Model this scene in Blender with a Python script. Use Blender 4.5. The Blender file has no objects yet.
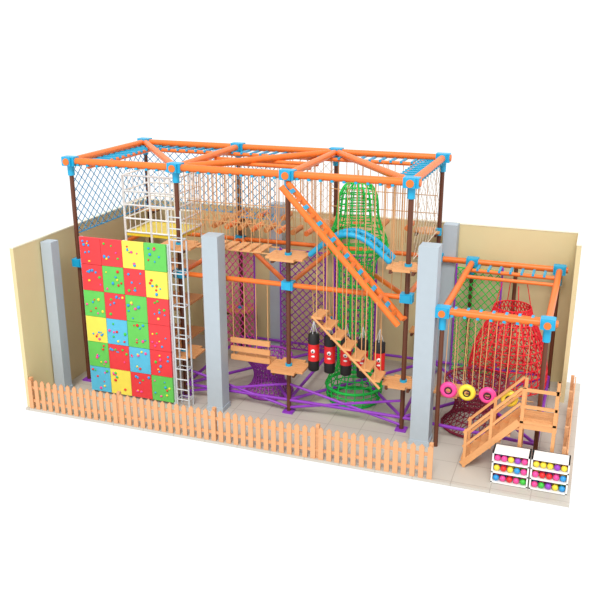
import bpy, math, random
from mathutils import Vector, Matrix
random.seed(7)
sc = bpy.context.scene
sc.view_settings.view_transform = 'Standard'

# ---------------------------------------------------------------- materials
def lin(c):
    return tuple(((v/255)/12.92 if v/255 <= .04045 else ((v/255+.055)/1.055)**2.4) for v in c)
MATS = {}
def mk(name, rgb, rough=.5, metal=0, var=.12, scale=6, kind='noise'):
    m = bpy.data.materials.new(name); m.use_nodes = True
    nt = m.node_tree; b = nt.nodes['Principled BSDF']
    b.inputs['Roughness'].default_value = rough
    b.inputs['Metallic'].default_value = metal
    c = lin(rgb)
    tc = nt.nodes.new('ShaderNodeTexCoord')
    mix = nt.nodes.new('ShaderNodeMix'); mix.data_type = 'RGBA'
    mix.inputs[6].default_value = (*[v*(1-var) for v in c], 1)
    mix.inputs[7].default_value = (*[min(1, v*(1+var)) for v in c], 1)
    if kind == 'wood':
        mp = nt.nodes.new('ShaderNodeMapping'); mp.inputs['Scale'].default_value = (2, 14, 14)
        n = nt.nodes.new('ShaderNodeTexNoise'); n.inputs['Scale'].default_value = scale; n.inputs['Detail'].default_value = 4
        nt.links.new(tc.outputs['Object'], mp.inputs[0]); nt.links.new(mp.outputs[0], n.inputs['Vector'])
        nt.links.new(n.outputs['Fac'], mix.inputs[0])
    else:
        n = nt.nodes.new('ShaderNodeTexNoise'); n.inputs['Scale'].default_value = scale
        nt.links.new(tc.outputs['Object'], n.inputs['Vector']); nt.links.new(n.outputs['Fac'], mix.inputs[0])
    nt.links.new(mix.outputs[2], b.inputs['Base Color'])
    MATS[name] = m; return m
mk('orange', (236,116,36), .4); mk('cyan', (20,165,210), .4); mk('brown', (98,52,30), .5)
mk('wood', (218,156,100), .6, var=.2, kind='wood'); mk('fencewood', (214,158,112), .6, var=.16, kind='wood')
mk('plank', (200,125,64), .6, var=.2, kind='wood')
mk('rope', (205,155,105), .9); mk('bluerope', (70,165,215), .9); mk('palerope', (222,208,186), .9)
mk('greennet', (20,195,75), .7); mk('purple', (140,55,185), .45); mk('purplenet', (150,55,165), .8)
mk('pinknet', (225,80,160), .8); mk('rednet', (222,32,44), .8); mk('maroon', (135,32,60), .8)
mk('steel', (205,210,214), .4, .1); mk('white', (238,238,236), .5, var=.02)
mk('concrete', (172,184,193), .7, var=.04); mk('wallpaint', (216,200,154), .8, var=.03, scale=2)
mk('walltop', (240,236,215), .8, var=.02)
mk('black', (22,22,24), .6); mk('red', (222,34,38), .4); mk('yellow', (242,214,60), .4)
mk('green', (60,190,60), .4); mk('blue', (40,150,215), .4); mk('pink', (238,70,150), .4); mk('lilac', (150,60,190), .4)
mk('panel_red', (226,56,62), .5, var=.08); mk('panel_green', (96,196,84), .5, var=.08)
mk('panel_yellow', (238,222,84), .5, var=.08); mk('panel_blue', (84,184,218), .5, var=.08)
fm = bpy.data.materials.new('floor_tile'); fm.use_nodes = True
nt = fm.node_tree; b = nt.nodes['Principled BSDF']; b.inputs['Roughness'].default_value = .45
tc = nt.nodes.new('ShaderNodeTexCoord'); br = nt.nodes.new('ShaderNodeTexBrick')
br.offset = 0; br.inputs['Scale'].default_value = 1
br.inputs['Brick Width'].default_value = .8; br.inputs['Row Height'].default_value = .8
br.inputs['Mortar Size'].default_value = .009
br.inputs['Color1'].default_value = (*lin((192,186,176)), 1); br.inputs['Color2'].default_value = (*lin((187,181,171)), 1)
br.inputs['Mortar'].default_value = (*lin((165,158,148)), 1)
nt.links.new(tc.outputs['Object'], br.inputs['Vector']); nt.links.new(br.outputs['Color'], b.inputs['Base Color'])
MATS['floor_tile'] = fm

# ---------------------------------------------------------------- builder
class B:
    def __init__(s, name):
        s.name = name; s.v = []; s.f = []; s.m = []; s.sm = []; s.slots = []
    def mi(s, mat):
        if mat not in s.slots: s.slots.append(mat)
        return s.slots.index(mat)
    def add(s, vs, fs, mat, smooth=False):
        o = len(s.v); s.v += [tuple(v) for v in vs]; k = s.mi(mat)
        for f in fs: s.f.append([i+o for i in f]); s.m.append(k); s.sm.append(smooth)
    def box(s, a, b, mat):
        x0,y0,z0 = a; x1,y1,z1 = b
        vs = [(x0,y0,z0),(x1,y0,z0),(x1,y1,z0),(x0,y1,z0),(x0,y0,z1),(x1,y0,z1),(x1,y1,z1),(x0,y1,z1)]
        s.add(vs, [(0,3,2,1),(4,5,6,7),(0,1,5,4),(1,2,6,5),(2,3,7,6),(3,0,4,7)], mat)
    def cbox(s, c, d, mat, rz=0, ry=0):
        M = Matrix.Translation(c) @ Matrix.Rotation(rz,4,'Z') @ Matrix.Rotation(ry,4,'Y')
        x,y,z = d[0]/2, d[1]/2, d[2]/2
        vs = [M@Vector(p) for p in [(-x,-y,-z),(x,-y,-z),(x,y,-z),(-x,y,-z),(-x,-y,z),(x,-y,z),(x,y,z),(-x,y,z)]]
        s.add(vs, [(0,3,2,1),(4,5,6,7),(0,1,5,4),(1,2,6,5),(2,3,7,6),(3,0,4,7)], mat)
    def tube(s, p, q, r, mat, n=8, r2=None, cap=True):
        p = Vector(p); q = Vector(q); d = q-p
        if d.length < 1e-5: return
        d.normalize(); a = d.orthogonal().normalized(); c = d.cross(a)
        r2 = r if r2 is None else r2
        vs = []
        for base, rr in ((p, r), (q, r2)):
            for i in range(n):
                t = 2*math.pi*i/n; vs.append(base + a*math.cos(t)*rr + c*math.sin(t)*rr)
        s.add(vs, [(i,(i+1)%n,n+(i+1)%n,n+i) for i in range(n)], mat, n > 4)
        if cap: s.add(vs, [tuple(reversed(range(n))), tuple(range(n,2*n))], mat)
    def line(s, pts, r, mat, n=6):
        for i in range(len(pts)-1): s.tube(pts[i], pts[i+1], r, mat, n, cap=(n > 4))
    def ring(s, c, R, r, mat, axis='Z', N=20, n=5):
        vs = []; fs = []
        for i in range(N):
            t = 2*math.pi*i/N
            for j in range(n):
                u = 2*math.pi*j/n; rr = R + r*math.cos(u); h = r*math.sin(u)
                x,y = rr*math.cos(t), rr*math.sin(t)
                p = (x,y,h) if axis=='Z' else ((x,h,y) if axis=='Y' else (h,x,y))
                vs.append((c[0]+p[0], c[1]+p[1], c[2]+p[2]))
        for i in range(N):
            for j in range(n):
                fs.append((i*n+j, ((i+1)%N)*n+j, ((i+1)%N)*n+(j+1)%n, i*n+(j+1)%n))
        s.add(vs, fs, mat, True)
    def ball(s, c, r, mat, N=10, M=6, sc=(1,1,1)):
        vs = []; fs = []
        for i in range(1, M):
            ph = math.pi*i/M
            for j in range(N):
                t = 2*math.pi*j/N
                vs.append((c[0]+r*sc[0]*math.sin(ph)*math.cos(t), c[1]+r*sc[1]*math.sin(ph)*math.sin(t), c[2]+r*sc[2]*math.cos(ph)))
        vs.append((c[0],c[1],c[2]+r*sc[2])); vs.append((c[0],c[1],c[2]-r*sc[2]))
        T = len(vs)-2
        for i in range(M-2):
            for j in range(N):
                fs.append((i*N+j, (i+1)*N+j, (i+1)*N+(j+1)%N, i*N+(j+1)%N))
        for j in range(N):
            fs.append((T, j, (j+1)%N)); fs.append((T+1, (M-2)*N+(j+1)%N, (M-2)*N+j))
        s.add(vs, fs, mat, True)
    def lathe(s, c, prof, mat, N=16):
        vs = []; fs = []
        for z, r in prof:
            for j in range(N):
                t = 2*math.pi*j/N; vs.append((c[0]+r*math.cos(t), c[1]+r*math.sin(t), c[2]+z))
        for i in range(len(prof)-1):
            for j in range(N): fs.append((i*N+j, i*N+(j+1)%N, (i+1)*N+(j+1)%N, (i+1)*N+j))
        s.add(vs, fs, mat, True)
        s.add(vs, [tuple(reversed(range(N))), tuple(range((len(prof)-1)*N, len(prof)*N))], mat)
    def net(s, p00, p10, p11, p01, nu, nv, mat, r=.009, diamond=False):
        P = [Vector(p) for p in (p00,p10,p11,p01)]
        def pt(u, v):
            return P[0]*(1-u)*(1-v) + P[1]*u*(1-v) + P[2]*u*v + P[3]*(1-u)*v
        if diamond:
            for i in range(nu):
                for j in range(nv):
                    if (i+j) % 2 == 0: s.tube(pt(i/nu,j/nv), pt((i+1)/nu,(j+1)/nv), r, mat, 3, cap=False)
                    else: s.tube(pt((i+1)/nu,j/nv), pt(i/nu,(j+1)/nv), r, mat, 3, cap=False)
            s.tube(pt(0,0), pt(1,0), r*1.5, mat, 4); s.tube(pt(0,1), pt(1,1), r*1.5, mat, 4)
        else:
            for i in range(nu+1): s.tube(pt(i/nu,0), pt(i/nu,1), r, mat, 3, cap=False)
            for j in range(nv+1): s.tube(pt(0,j/nv), pt(1,j/nv), r, mat, 4)
    def lathenet(s, c, prof, mat, N=16, r=.012, diag=False):
        def p(i,j):
            z,R = prof[i]; t = 2*math.pi*j/N
            return (c[0]+R*math.cos(t), c[1]+R*math.sin(t), c[2]+z)
        for i,(z,R) in enumerate(prof):
            if R > .03: s.ring((c[0],c[1],c[2]+z), R, r, mat, N=N, n=4)
        for i in range(len(prof)-1):
            for j in range(N):
                s.tube(p(i,j), p(i+1,j), r, mat, 4, cap=False)
                if diag: s.tube(p(i,j), p(i+1,j+1), r*.8, mat, 3, cap=False)
    def done(s):
        me = bpy.data.meshes.new(s.name); me.from_pydata(s.v, [], s.f)
        for k in s.slots: me.materials.append(MATS[k])
        me.polygons.foreach_set('material_index', s.m); me.polygons.foreach_set('use_smooth', s.sm)
        me.update()
        o = bpy.data.objects.new(s.name, me); sc.collection.objects.link(o); return o

# ---------------------------------------------------------------- room
WZ = 4.05; BY = 5.95
o = B('floor'); o.box((-.1,-.1,-.06), (12.75,BY+.1,0), 'floor_tile'); o.done()
o = B('wall_left'); o.box((-.1,-.02,0), (0,BY,WZ), 'wallpaint'); o.box((-.11,-.03,WZ), (.01,BY,WZ+.03), 'walltop'); o.done()
o = B('wall_back'); o.box((-.1,BY,0), (12.4,BY+.1,WZ), 'wallpaint'); o.box((-.11,BY-.01,WZ), (12.41,BY+.11,WZ+.03), 'walltop'); o.done()
o = B('wall_right'); o.box((12.3,4.7,0), (12.4,BY,WZ), 'wallpaint'); o.box((12.29,4.69,WZ), (12.41,BY,WZ+.03), 'walltop'); o.done()
def pillar(x, y, w, h):
    o = B('concrete_pillar'); a = w/2
    o.box((x-a,y-a,0), (x+a,y+a,h), 'concrete'); o.box((x-a-.02,y-a-.02,0), (x+a+.02,y+a+.02,.12), 'concrete')
    o.done()
pillar(4.4,1.5,.4,4.4); pillar(9.44,1.5,.42,4.6); pillar(.18,1.1,.3,3.98); pillar(4.35,5.74,.38,4.3); pillar(9.17,5.74,.36,4.1)

# ---------------------------------------------------------------- picket fence
def fence(p, q, n, h=.78):
    o = B('picket_fence'); p = Vector(p); q = Vector(q); d = (q-p); L = d.length; d.normalize()
    nrm = Vector((-d.y, d.x, 0)); rz = math.atan2(d.y, d.x)
    for z in (.2, .55):
        o.cbox((p+q)/2 + Vector((0,0,z)) + nrm*.02, (L,.03,.07), 'fencewood', rz)
    for i in range(n+1):
        c = p + d*(L*i/n); w = .055; t = .012; c = c - nrm*.01
        vs = []
        for s_ in (-t, t):
            for a, z in ((-w,0),(w,0),(w,h-.06),(0,h),(-w,h-.06)): vs.append(c + d*a + nrm*s_ + Vector((0,0,z)))
        o.add(vs, [(0,1,2,3,4),(9,8,7,6,5),(0,5,6,1),(1,6,7,2),(2,7,8,3),(3,8,9,4),(4,9,5,0)], 'fencewood')
    for k in range(5):
        c = p + d*(L*k/4) + nrm*.06
        o.cbox(c + Vector((0,0,.4)), (.08,.08,.8), 'fencewood', rz)
    o.done()
fence((.07,-.05,0), (9.95,-.05,0), 54)
fence((12.6,.75,0), (12.6,4.6,0), 20)

# ---------------------------------------------------------------- main rope course frame
XS = [.42, 3.3, 6.1, 8.9]; YF, YB = 1.9, 5.5; TZ = 5.82; MZ = 3.25
o = B('rope_course_frame')
for x in XS:
    for y in (YF, YB):
        o.tube((x,y,0), (x,y,TZ), .055, 'brown', 10); o.cbox((x,y,.02), (.26,.26,.04), 'purple')
z = TZ; R = .085
for y in (YF, YB): o.tube((XS[0]-.2,y,z), (XS[3]+.2,y,z), R, 'orange', 12)
for x in XS: o.tube((x,YF-.2,z), (x,YB+.2,z), R, 'orange', 12)
o.tube((XS[0],YB,z), (XS[1],YF,z), R, 'orange', 10)
o.tube((XS[1],YF,z), (XS[2],YB,z), R, 'orange', 10)
o.tube((XS[2],YB,z), (XS[3],YF,z), R, 'orange', 10)
for x in XS:
    for y in (YF, YB):
        o.cbox((x,y,TZ), (.34,.24,.22), 'cyan'); o.cbox((x,y,TZ), (.22,.36,.2), 'cyan'); o.tube((x,y,TZ-.35), (x,y,TZ), .085, 'cyan', 10)
IN = .5
for y, yi in ((YF, YF+IN), (YB, YB-IN)):
    o.tube((XS[0],yi,TZ-.12), (XS[3],yi,TZ-.12), .05, 'orange', 8)
    x = XS[0]+.25
    while x < XS[3]: o.cbox((x,(y+yi)/2,TZ-.08), (.06,IN+.16,.05), 'cyan'); x += .27
for x, xi in ((XS[0], XS[0]+IN), (XS[3], XS[3]-IN)):
    o.tube((xi,YF,TZ-.12), (xi,YB,TZ-.12), .05, 'orange', 8)
    y = YF+.3
    while y < YB: o.cbox(((x+xi)/2,y,TZ-.08), (IN+.16,.06,.05), 'cyan'); y += .27
for y in (YF, YB): o.tube((XS[0]-.1,y,MZ), (XS[3]+.1,y,MZ), .06, 'orange', 10)
for x in XS: o.tube((x,YF-.1,MZ), (x,YB+.1,MZ), .06, 'orange', 10)
o.tube((XS[1],YB,MZ), (XS[2],YF,MZ), .06, 'orange', 10); o.tube((XS[2],YB,MZ), (XS[3],YF,MZ), .06, 'orange', 10)
for x in XS:
    for y in (YF, YB): o.cbox((x,y,MZ), (.28,.22,.2), 'cyan'); o.cbox((x,y,MZ), (.2,.28,.18), 'cyan')
o.done()

# purple base bracing
o = B('purple_base_bracing')
z = .32
for i in range(1,3):
    a, b_ = XS[i], XS[i+1]
    o.tube((a,YF,z), (b_,YF,z), .04, 'purple'); o.tube((a,YB,z), (b_,YB,z), .04, 'purple')
    o.tube((a,YF,z), (b_,YB,z), .04, 'purple'); o.tube((a,YB,z), (b_,YF,z), .04, 'purple')
    o.tube((a,YF,.12), (b_,YF,.75), .033, 'purple'); o.tube((a,YF,.75), (b_,YF,.12), .033, 'purple')
for x in XS[1:]: o.tube((x,YF,z), (x,YB,z), .04, 'purple')
o.tube((8.9,YF,z), (11.95,1.6,z), .04, 'purple'); o.tube((8.9,YF,z), (11.95,YB,z), .04, 'purple')
o.tube((8.9,YB,z), (11.95,1.6,z), .04, 'purple'); o.tube((8.9,YB,z), (11.95,YB,z), .04, 'purple')
o.tube((11.95,1.6,z),(11.95,YB,z),.04,'purple')
o.done()

# lower annex frame on the right
AF = 1.4; AZ = 3.2
o = B('low_rope_frame')
for x in (9.8, 11.95):
    for y in (AF, YB): o.tube((x,y,0), (x,y,AZ), .05, 'brown', 10)
o.tube((10.9,YB,0), (10.9,YB,AZ), .05, 'brown', 10)
o.tube((9.7,AF,AZ), (12.15,AF,AZ), .075, 'orange', 12)
o.tube((9.0,YB,AZ), (12.15,YB,AZ), .075, 'orange', 12)
for x in (9.8, 11.95): o.tube((x,AF-.2,AZ), (x,YB+.2,AZ), .075, 'orange', 12)
o.tube((9.8,AF+.45,AZ-.1), (11.95,AF+.45,AZ-.1), .05, 'orange', 10); o.tube((9.8,YB-.45,AZ-.1), (11.95,YB-.45,AZ-.1), .05, 'orange', 10)
x = 10.0
while x < 11.9:
    o.cbox((x,AF+.22,AZ-.06), (.06,.6,.05), 'cyan'); o.cbox((x,YB-.22,AZ-.06), (.06,.6,.05), 'cyan'); x += .27
for x in (9.8, 11.95):
    for y in (AF, YB):
        o.cbox((x,y,AZ), (.3,.24,.22), 'cyan'); o.cbox((x,y,AZ), (.22,.34,.2), 'cyan'); o.tube((x,y,AZ-.4),(x,y,AZ),.08,'cyan',10)
o.done()

# ---------------------------------------------------------------- platforms
def platform(x, y, z, w=.9, px=None):
    o = B('wooden_platform'); n = 6; px = x if px is None else px
    for k in range(n):
        yy = y - w/2 + w*(k+.5)/n; half = w/2 - (.16 if k in (0, n-1) else 0)
        o.cbox((x,yy,z), (2*half, w/n-.012, .05), 'wood')
    o.cbox((x-.25,y,z-.06), (.06,w-.1,.07), 'brown'); o.cbox((x+.25,y,z-.06), (.06,w-.1,.07), 'brown')
    o.tube((px,y,z-.1),(px,y,z+.08),.085,'cyan',10)
    o.done()
for i in (1,2): platform(XS[i],YF,3.95); platform(XS[i],YF,1.2)
for z in (3.95,1.2): platform(8.82,YF,z,.72,8.9); platform(8.62,YB-.1,z,.66,8.9)
for i in (1,2): platform(XS[i],YB-.1,3.95,.8); platform(XS[i],YB-.1,1.2,.8)
platform(XS[0]+.05,YB-.1,3.95,.7,XS[0])
platform(10.0,AF+.45,1.2,.7,9.8)

# ---------------------------------------------------------------- climbing wall
o = B('climbing_wall')
cx0, cw, ch, cy = .93, .59, .675, 1.28
C = {'R':'panel_red','G':'panel_green','Y':'panel_yellow','B':'panel_blue'}
rows = ['RRYG','RGRY','GRGR','YBGR','GRBR','BYRG']
for r in range(6):
    for c in range(4):
        z1 = 4.12 - r*ch; x0 = cx0 + c*cw
        col = C[rows[r][c]]
        o.cbox((x0+cw/2, cy, z1-ch/2), (cw-.01,.06,ch-.01), col)
        for k in range(8):
            px = x0 + random.uniform(.07,cw-.07); pz = z1 - random.uniform(.07,ch-.07)
            hc = random.choice([m for m in ('red','yellow','blue','green','pink','blue') if m not in col])
            o.ball((px, cy-.035, pz), random.uniform(.022,.042), hc, 8, 5, (1,.8,random.uniform(.7,1.1)))
for x in (cx0, cx0+4*cw/2, cx0+4*cw): o.box((x-.04,cy+.03,0), (x+.04,cy+.11,4.1), 'steel')
for z in (.1,1.4,2.8,4.02): o.box((cx0,cy+.03,z-.03), (cx0+4*cw,cy+.1,z+.03), 'steel')
o.done()
o = B('steel_ladder')
tx, ty, tw = 3.4, 1.25, .32
for y in (ty,ty+.22):
    for a in (0, tw): o.tube((tx+a,y,0), (tx+a,y,4.95 if y == ty else 4.2), .022, 'steel')
z = .2
while z < 4.9: o.tube((tx,ty,z),(tx+tw,ty,z),.016,'steel',6); z += .27
z = .2
while z < 4.3:
    for a in (0,tw): o.tube((tx+a,ty,z),(tx+a,ty+.22,z),.013,'steel',6)
    o.tube((tx,ty+.22,z),(tx+tw,ty+.22,z),.013,'steel',6)
    z += .81
o.done()

o = B('white_stair_cage')
x0,x1,y0,y1,z0,z1 = 1.35,2.85,2.7,4.0,0,5.4
for x in (x0,(x0+x1)/2,x1):
    for y in (y0,y1): o.tube((x,y,z0),(x,y,z1),.032,'white')
for z in (3.95,4.3,4.65,5.0,5.4):
    for y in (y0,y1): o.tube((x0,y,z),(x1,y,z),.024,'white')
    for x in (x0,x1): o.tube((x,y0,z),(x,y1,z),.024,'white')
x = x0
while x <= x1: 
    o.tube((x,y0,3.95),(x,y0,5.4),.013,'white',5); o.tube((x,y1,3.95),(x,y1,5.4),.013,'white',5); x += .15
y = y0
while y <= y1:
    o.tube((x1,y,3.95),(x1,y,5.4),.013,'white',5); y += .16
o.box((x0,y0,3.85),(x1,y1,3.92),'yellow')
for z in (1.0,1.95,2.9): o.box((x0,y0,z),(x1,y1,z+.06),'wood')
for k in range(9):
    o.box((x0+.1+k*.14,y0+.1,3.0+k*.1),(x0+.26+k*.14,y0+.7,3.04+k*.1),'wood')
o.done()

# ---------------------------------------------------------------- nets
o = B('blue_safety_net')
o.net((XS[0],YF,4.0),(XS[0],YB,4.0),(XS[0],YB,TZ-.1),(XS[0],YF,TZ-.1),26,14,'bluerope',.012,True)
o.net((XS[0],YB,4.0),(XS[1],YB,4.0),(XS[1],YB,TZ-.1),(XS[0],YB,TZ-.1),22,14,'bluerope',.012,True)
o.net((XS[1]+.1,YB-.5,4.0),(4.6,YB-.5,4.0),(4.6,YB-.5,TZ-.15),(XS[1]+.1,YB-.5,TZ-.15),10,14,'bluerope',.012,True)
o.done()
o = B('white_safety_net')
o.net((4.7,YB,4.0),(XS[2],YB,4.0),(XS[2],YB,TZ-.1),(4.7,YB,TZ-.1),10,12,'palerope',.007,True)
o.net((XS[3],YF+.5,4.0),(XS[3],YB-.3,4.0),(XS[3],YB-.3,TZ-.1),(XS[3],YF+.5,TZ-.1),14,9,'palerope',.007,True)
o.done()
for xa, xb in ((4.7,6.0),(6.25,7.4)):
    o = B('purple_climbing_net'); o.net((xa,5.0,.35),(xb,5.0,.35),(xb,5.0,3.2),(xa,5.0,3.2),12,26,'purplenet',.017,True)
    for x in (xa,xb): o.tube((x,5.0,0),(x,5.0,3.25),.025,'purple')
    o.done()
o = B('pink_climbing_net'); o.net((2.9,4.6,.3),(4.1,4.6,.3),(4.1,4.6,3.2),(2.9,4.6,3.2),13,26,'pinknet',.016,True)
for x in (2.9,4.1): o.tube((x,4.6,0),(x,4.6,3.25),.025,'purple')
o.done()
o = B('green_climbing_net'); o.net((9.45,5.2,.3),(10.6,5.2,.3),(10.6,5.2,3.1),(9.45,5.2,3.1),12,26,'greennet',.014,True)
for x in (9.45,10.6): o.tube((x,5.2,0),(x,5.2,3.2),.025,'purple')
o.done()

o = B('green_net_tower')
prof = [(0,.62),(.12,.68),(.26,.7),(.4,.7),(.54,.66),(.68,.58),(.8,.46)]
prof += [(z/10,.42) for z in range(10,36,3)]
prof += [(3.7,.5),(3.85,.64),(4.0,.72),(4.15,.7),(4.3,.64),(4.45,.57),(4.6,.52),(4.75,.49),(4.9,.48),(5.03,.47),(5.16,.45),(5.28,.41),(5.4,.34),(5.5,.22),(5.58,.05)]
o.lathenet((7.38,3.15,0.02), prof, 'greennet', 20, .017)
o.ring((7.38,3.15,.42),.7,.04,'greennet'); o.ring((7.38,3.15,.04),.62,.035,'greennet'); o.ring((7.38,3.15,4.02),.72,.04,'greennet')
o.tube((7.38,3.15,5.56),(7.38,3.15,5.8),.015,'rope',5)
o.done()
def crater(name, x, y, mat, R=.7, h=1.1):
    o = B(name)
    prof = [(h*t/9, R*(1-.38*math.sin(math.pi*min(1,t/9*1.05)))) for t in range(10)]
    o.lathenet((x,y,.02), prof, mat, 26, .016, True); o.ring((x,y,.04),R,.035,mat); o.ring((x,y,h),R*.98,.03,mat); o.done()
crater('purple_barrel_net', 5.2, 2.85, 'purplenet', .6, 1.0)
crater('maroon_barrel_net', 10.45, 2.7, 'maroon', .74, 1.15)
o = B('red_net_cone')
CX, CY = 11.0, 4.2
prof = [(0,.98),(.2,1.0),(.4,.99),(.6,.96),(.8,.92),(1.0,.86),(1.2,.78),(1.4,.69),(1.6,.58),(1.8,.5),(1.95,.46)]
prof = [(z,R*.95) for z,R in prof]
o.lathenet((CX,CY,.6), prof, 'rednet', 30, .018, True)
for a in range(4):
    t = a*math.pi/2+.4; o.tube((CX+.93*math.cos(t),CY+.93*math.sin(t),0),(CX+.93*math.cos(t),CY+.93*math.sin(t),.65),.025,'purple')
    o.tube((CX+.44*math.cos(t),CY+.44*math.sin(t),2.55),(CX+.3*math.cos(t),CY+.3*math.sin(t),3.15),.012,'rednet',5)
o.tube((9.8,CY,3.18),(11.95,CY,3.18),.045,'orange')
o.done()

# ---------------------------------------------------------------- hanging ropes
o = B('suspension_ropes')
x = 3.5
while x < 8.8:
    if abs(x-6.1) > .15 and x < 5.9: o.tube((x,YF+.02,TZ-.1),(x,YF+.02,4.0),.01,'rope',4,cap=False)
    elif x > 6.3: o.tube((x,YF+.02,TZ-.1),(x,YF+.02,max(2.8,5.75-(x-6.1)*1.03)),.01,'rope',4,cap=False)
    o.tube((x+.07,YF+IN,TZ-.12),(x+.07,YF+IN,4.2),.01,'rope',4,cap=False)
    o.tube((x+.1,YB-IN,TZ-.12),(x+.1,YB-IN,4.0),.01,'rope',4,cap=False)
    if x < 5.7:
        o.tube((x,YF+IN,4.75),(x+.21,YF+IN,4.35),.013,'rope',4,cap=False)
        o.tube((x+.21,YF+IN,4.35),(x+.42,YF+IN,4.75),.013,'rope',4,cap=False)
    x += .21
y = 2.3
while y < 5.3:
    o.tube((XS[1],y,TZ),(XS[1],y,4.0),.01,'rope',4,cap=False); o.tube((XS[3]-IN,y,TZ-.12),(XS[3]-IN,y,4.0),.01,'rope',4,cap=False); y += .25
for z in (4.5,4.95): o.tube((XS[1],YF+IN,z),(XS[2],YF+IN,z),.012,'rope',5); o.tube((XS[2],YB-IN,z),(XS[3],YB-IN,z),.012,'rope',5)
o.done()
o = B('hanging_log_bridge')
for (ya, n, xa, xb) in ((3.75,8,3.5,6.0),(YB-.35,8,3.5,8.2)):
    for k in range(n):
        x = xa + (xb-xa)*k/(n-1); o.tube((x,ya-.32,4.1),(x,ya+.32,4.1),.07,'orange' if k%2 else 'plank',8)
        for s_ in (-.28,.28): o.tube((x,ya+s_,4.1),(x,ya+s_,TZ-.1),.009,'rope',4,cap=False)
for s_ in (-.28,.28): o.tube((3.3,3.75+s_,TZ-.1),(6.1,3.75+s_,TZ-.1),.05,'orange')
o.done()
o = B('plank_bridge')
x = 3.95
while x < 5.6: o.cbox((x,YF+.3,3.98),(.2,.7,.04),'wood'); x += .28
for s_ in (0,.6): o.line([(3.7,YF+s_,3.95),(5.65,YF+s_,3.95)],.02,'rope')
o.done()
o = B('balance_beam_bridge')
for z in (1.28,1.5,1.72): o.cbox((5.13,YF-.05,z),(1.02,.06,.12),'wood')
o.cbox((5.13,YF+.2,1.2),(1.02,.4,.05),'wood')
for x in (4.68,4.98,5.28,5.58): o.tube((x,YF-.02,1.2),(x,YF-.02,MZ),.012,'rope',5)
o.done()

# ---------------------------------------------------------------- cyan arch bridge
o = B('arched_bridge')
N = 14; xa, xb = 6.6, 8.46
def arc(t, y): return (xa+(xb-xa)*t, y, 4.0+.55*math.sin(math.pi*t))
for y in (1.98,2.38): o.line([arc(i/N,y) for i in range(N+1)], .065, 'cyan', 8)
for i in range(N+1):
    a = arc(i/N,1.94); c = arc(i/N,2.42); o.tube(a,c,.035,'cyan',6)
for i in range(0,N+1,2): o.tube(arc(i/N,2.38),(arc(i/N,0)[0],2.38,TZ-.1),.009,'rope',4,cap=False)
o.done()

# ---------------------------------------------------------------- inclined orange ladder beam + hanging stairs
o = B('inclined_ladder_beam')
p0, p1 = Vector((6.15,1.5,5.65)), Vector((8.85,1.5,2.78))
for dy in (-.15,.27): o.tube(p0+Vector((0,dy,0)), p1+Vector((0,dy,0)), .07, 'orange', 10)
for k in range(1,17):
    q = p0.lerp(p1,k/17); o.cbox(q+Vector((0,.06,.03)),(.09,.5,.05),'cyan' if k%2 else 'orange',0,.8)
o.tube(p0+Vector((0,.27,0)),(6.1,YF,5.7),.05,'orange'); o.tube(p1+Vector((0,.27,0)),(8.9,YF,2.8),.05,'orange')
o.done()
o = B('hanging_stairs')
for k in range(7):
    x = 7.0+k*.23; z = 2.75-k*.22
    o.cbox((x,1.55,z),(.25,.56,.05),'wood')
    for dy in (-.26,.26):
        t = (x-6.15)/2.7; top = 5.65-2.87*t
        o.tube((x,1.55+dy,z),(x,1.5+dy*.8,max(z+.7,top)),.013,'rope',4,cap=False)
for dy in (-.28,.28): o.tube((6.9,1.55+dy,2.78),(8.5,1.55+dy,1.26),.03,'wood',6)
o.done()

# ---------------------------------------------------------------- punch bags
for k in range(5):
    x = 6.68+k*.4; y = 2.05; R = .135
    o = B('punching_bag')
    o.lathe((x,y,1.12),[(0,.08),(.03,R-.005),(.28,R)],'black'); o.lathe((x,y,1.4),[(0,R),(.42,R)],'red')
    o.lathe((x,y,1.82),[(0,R),(.22,R),(.26,.09)],'black')
    o.ball((x+.02,y-R+.01,1.66),.055,'white',10,6,(1,.35,1)); o.ball((x+.02,y-R+.01,1.53),.045,'white',8,5,(1.2,.35,.6)); o.ball((x+.02,y-R-.012,1.65),.022,'black',8,5,(1,.4,1))
    for a in range(4):
        t = a*math.pi/2; o.tube((x+.09*math.cos(t),y+.09*math.sin(t),2.06),(x,y,2.38),.008,'steel',4)
    o.tube((x,y,2.38),(x,y-.12,MZ),.012,'rope',5); o.done()

# ---------------------------------------------------------------- tyres
for x, col in ((10.02,'pink'),(10.42,'yellow'),(10.86,'pink'),(11.32,'yellow')):
    o = B('hanging_tire'); z = 1.42
    o.ring((x,AF-.02,z),.125,.065,col,'Y',24,10); o.ring((x,AF-.075,z),.07,.014,'black','Y',20,6)
    for s_ in (-.1,.1): o.tube((x+s_,AF-.02,z+.13),(x+s_*.8,AF,AZ),.01,'rope',5)
    o.done()
o = B('rope_handline')
for x in (10.1,10.3,10.6,11.05,11.6): o.tube((x,AF+.45,AZ-.1),(x,AF+.45,1.2),.01,'rope',4,cap=False)
for x in (10.0,10.9): o.tube((x,AF+.45,1.2),(min(11.9,x+.9),AF+.45,1.2),.012,'rope',5)
o.done()

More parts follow.
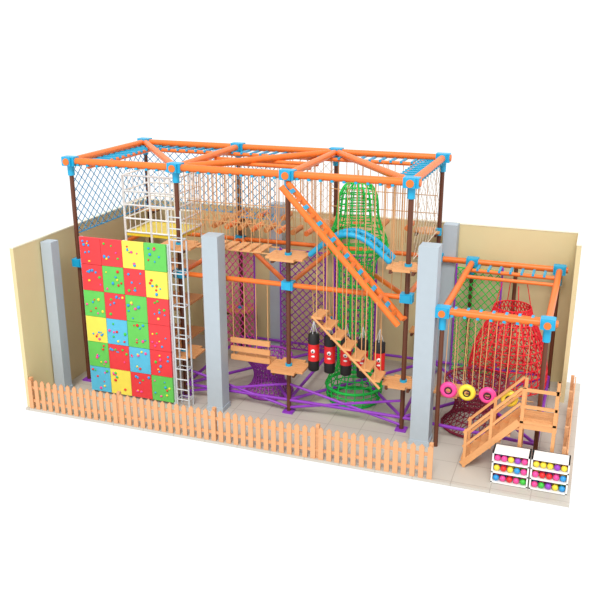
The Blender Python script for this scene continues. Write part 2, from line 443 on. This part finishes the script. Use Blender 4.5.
# ---------------------------------------------------------------- stair deck with rails
o = B('wooden_access_stairs')
dx0,dx1,dy0,dy1,dz = 11.6,12.35,.68,1.28,1.25
for k in range(6): o.cbox(((dx0+dx1)/2,dy0+(dy1-dy0)*(k+.5)/6,dz),(dx1-dx0,.09,.05),'wood')
for x in (dx0+.05,dx1-.05):
    for y in (dy0+.04,dy1-.04): o.box((x-.035,y-.035,0),(x+.035,y+.035,dz+.75),'wood')
for y in (dy0+.04,dy1-.04): o.box((dx0,y-.02,dz-.15),(dx1,y+.02,dz-.03),'wood')
for z in (dz+.35,dz+.72): 
    o.box((dx0,dy0,z-.03),(dx1,dy0+.05,z+.03),'wood'); o.box((dx1-.07,dy0,z-.03),(dx1-.02,dy1,z+.03),'wood')
sx, n = 10.5, 6
for k in range(n):
    t = (k+.5)/n; o.cbox((sx+(dx0-sx)*t,(dy0+dy1)/2,dz*(k+1)/(n+1)),(.24,dy1-dy0-.04,.045),'wood')
for y in (dy0,dy1):
    a = Vector((sx,y,.06)); b_ = Vector((dx0,y,dz)); L = (b_-a).length; an = -math.atan2(b_.z-a.z,b_.x-a.x)
    o.cbox((a+b_)/2,(L,.045,.14),'wood',0,an)
    for dz_ in (.42,.75): o.cbox((a+b_)/2+Vector((0,0,dz_)),(L,.045,.05),'wood',0,an)
    for t in (.04,.5): 
        q = a.lerp(b_,t); o.box((q.x-.03,y-.03,max(0,q.z-.1)),(q.x+.03,y+.03,q.z+.78),'wood')
o.done()

# ---------------------------------------------------------------- ball shelf
for sx0 in (11.17,11.94):
    o = B('ball_storage_rack'); w = .74; y0, y1, h = .22, .6, .72
    for x in (sx0, sx0+w-.03): o.box((x,y0,0),(x+.03,y1,h),'white')
    for z in (.03,.26,.49,h-.015): o.box((sx0,y0,z-.015),(sx0+w,y1,z+.015),'white')
    o.box((sx0,y1-.02,0),(sx0+w,y1,h),'white')
    for z in (.03,.26,.49):
        for j in range(5):
            for d in range(2):
                col = random.choice(['yellow','green','pink','lilac','red','blue','pink','yellow'])
                o.ball((sx0+.1+j*.135, y0+.07+d*.15, z+.08),.064,col,12,8)
    o.done()

# ---------------------------------------------------------------- light / world / camera
w = bpy.data.worlds.new('World'); sc.world = w; w.use_nodes = True
bg = w.node_tree.nodes['Background']; bg.inputs[0].default_value = (1,1,1,1); bg.inputs[1].default_value = 1.12
sd = bpy.data.lights.new('sun', 'SUN'); sd.energy = 2.1; sd.angle = .35; sd.color = (1,.97,.92)
so = bpy.data.objects.new('sun', sd); sc.collection.objects.link(so)
so.rotation_euler = Vector((-.1,.8,-1.0)).to_track_quat('-Z','Y').to_euler()
cd = bpy.data.cameras.new('camera'); cam = bpy.data.objects.new('camera', cd); sc.collection.objects.link(cam)
cd.sensor_width = 36; cd.lens = 36*826/600; cd.clip_end = 200
cam.location = (12.55,-15.22,9.0); cam.rotation_euler = (math.radians(90-18.5),0,math.radians(19.8))
sc.camera = cam
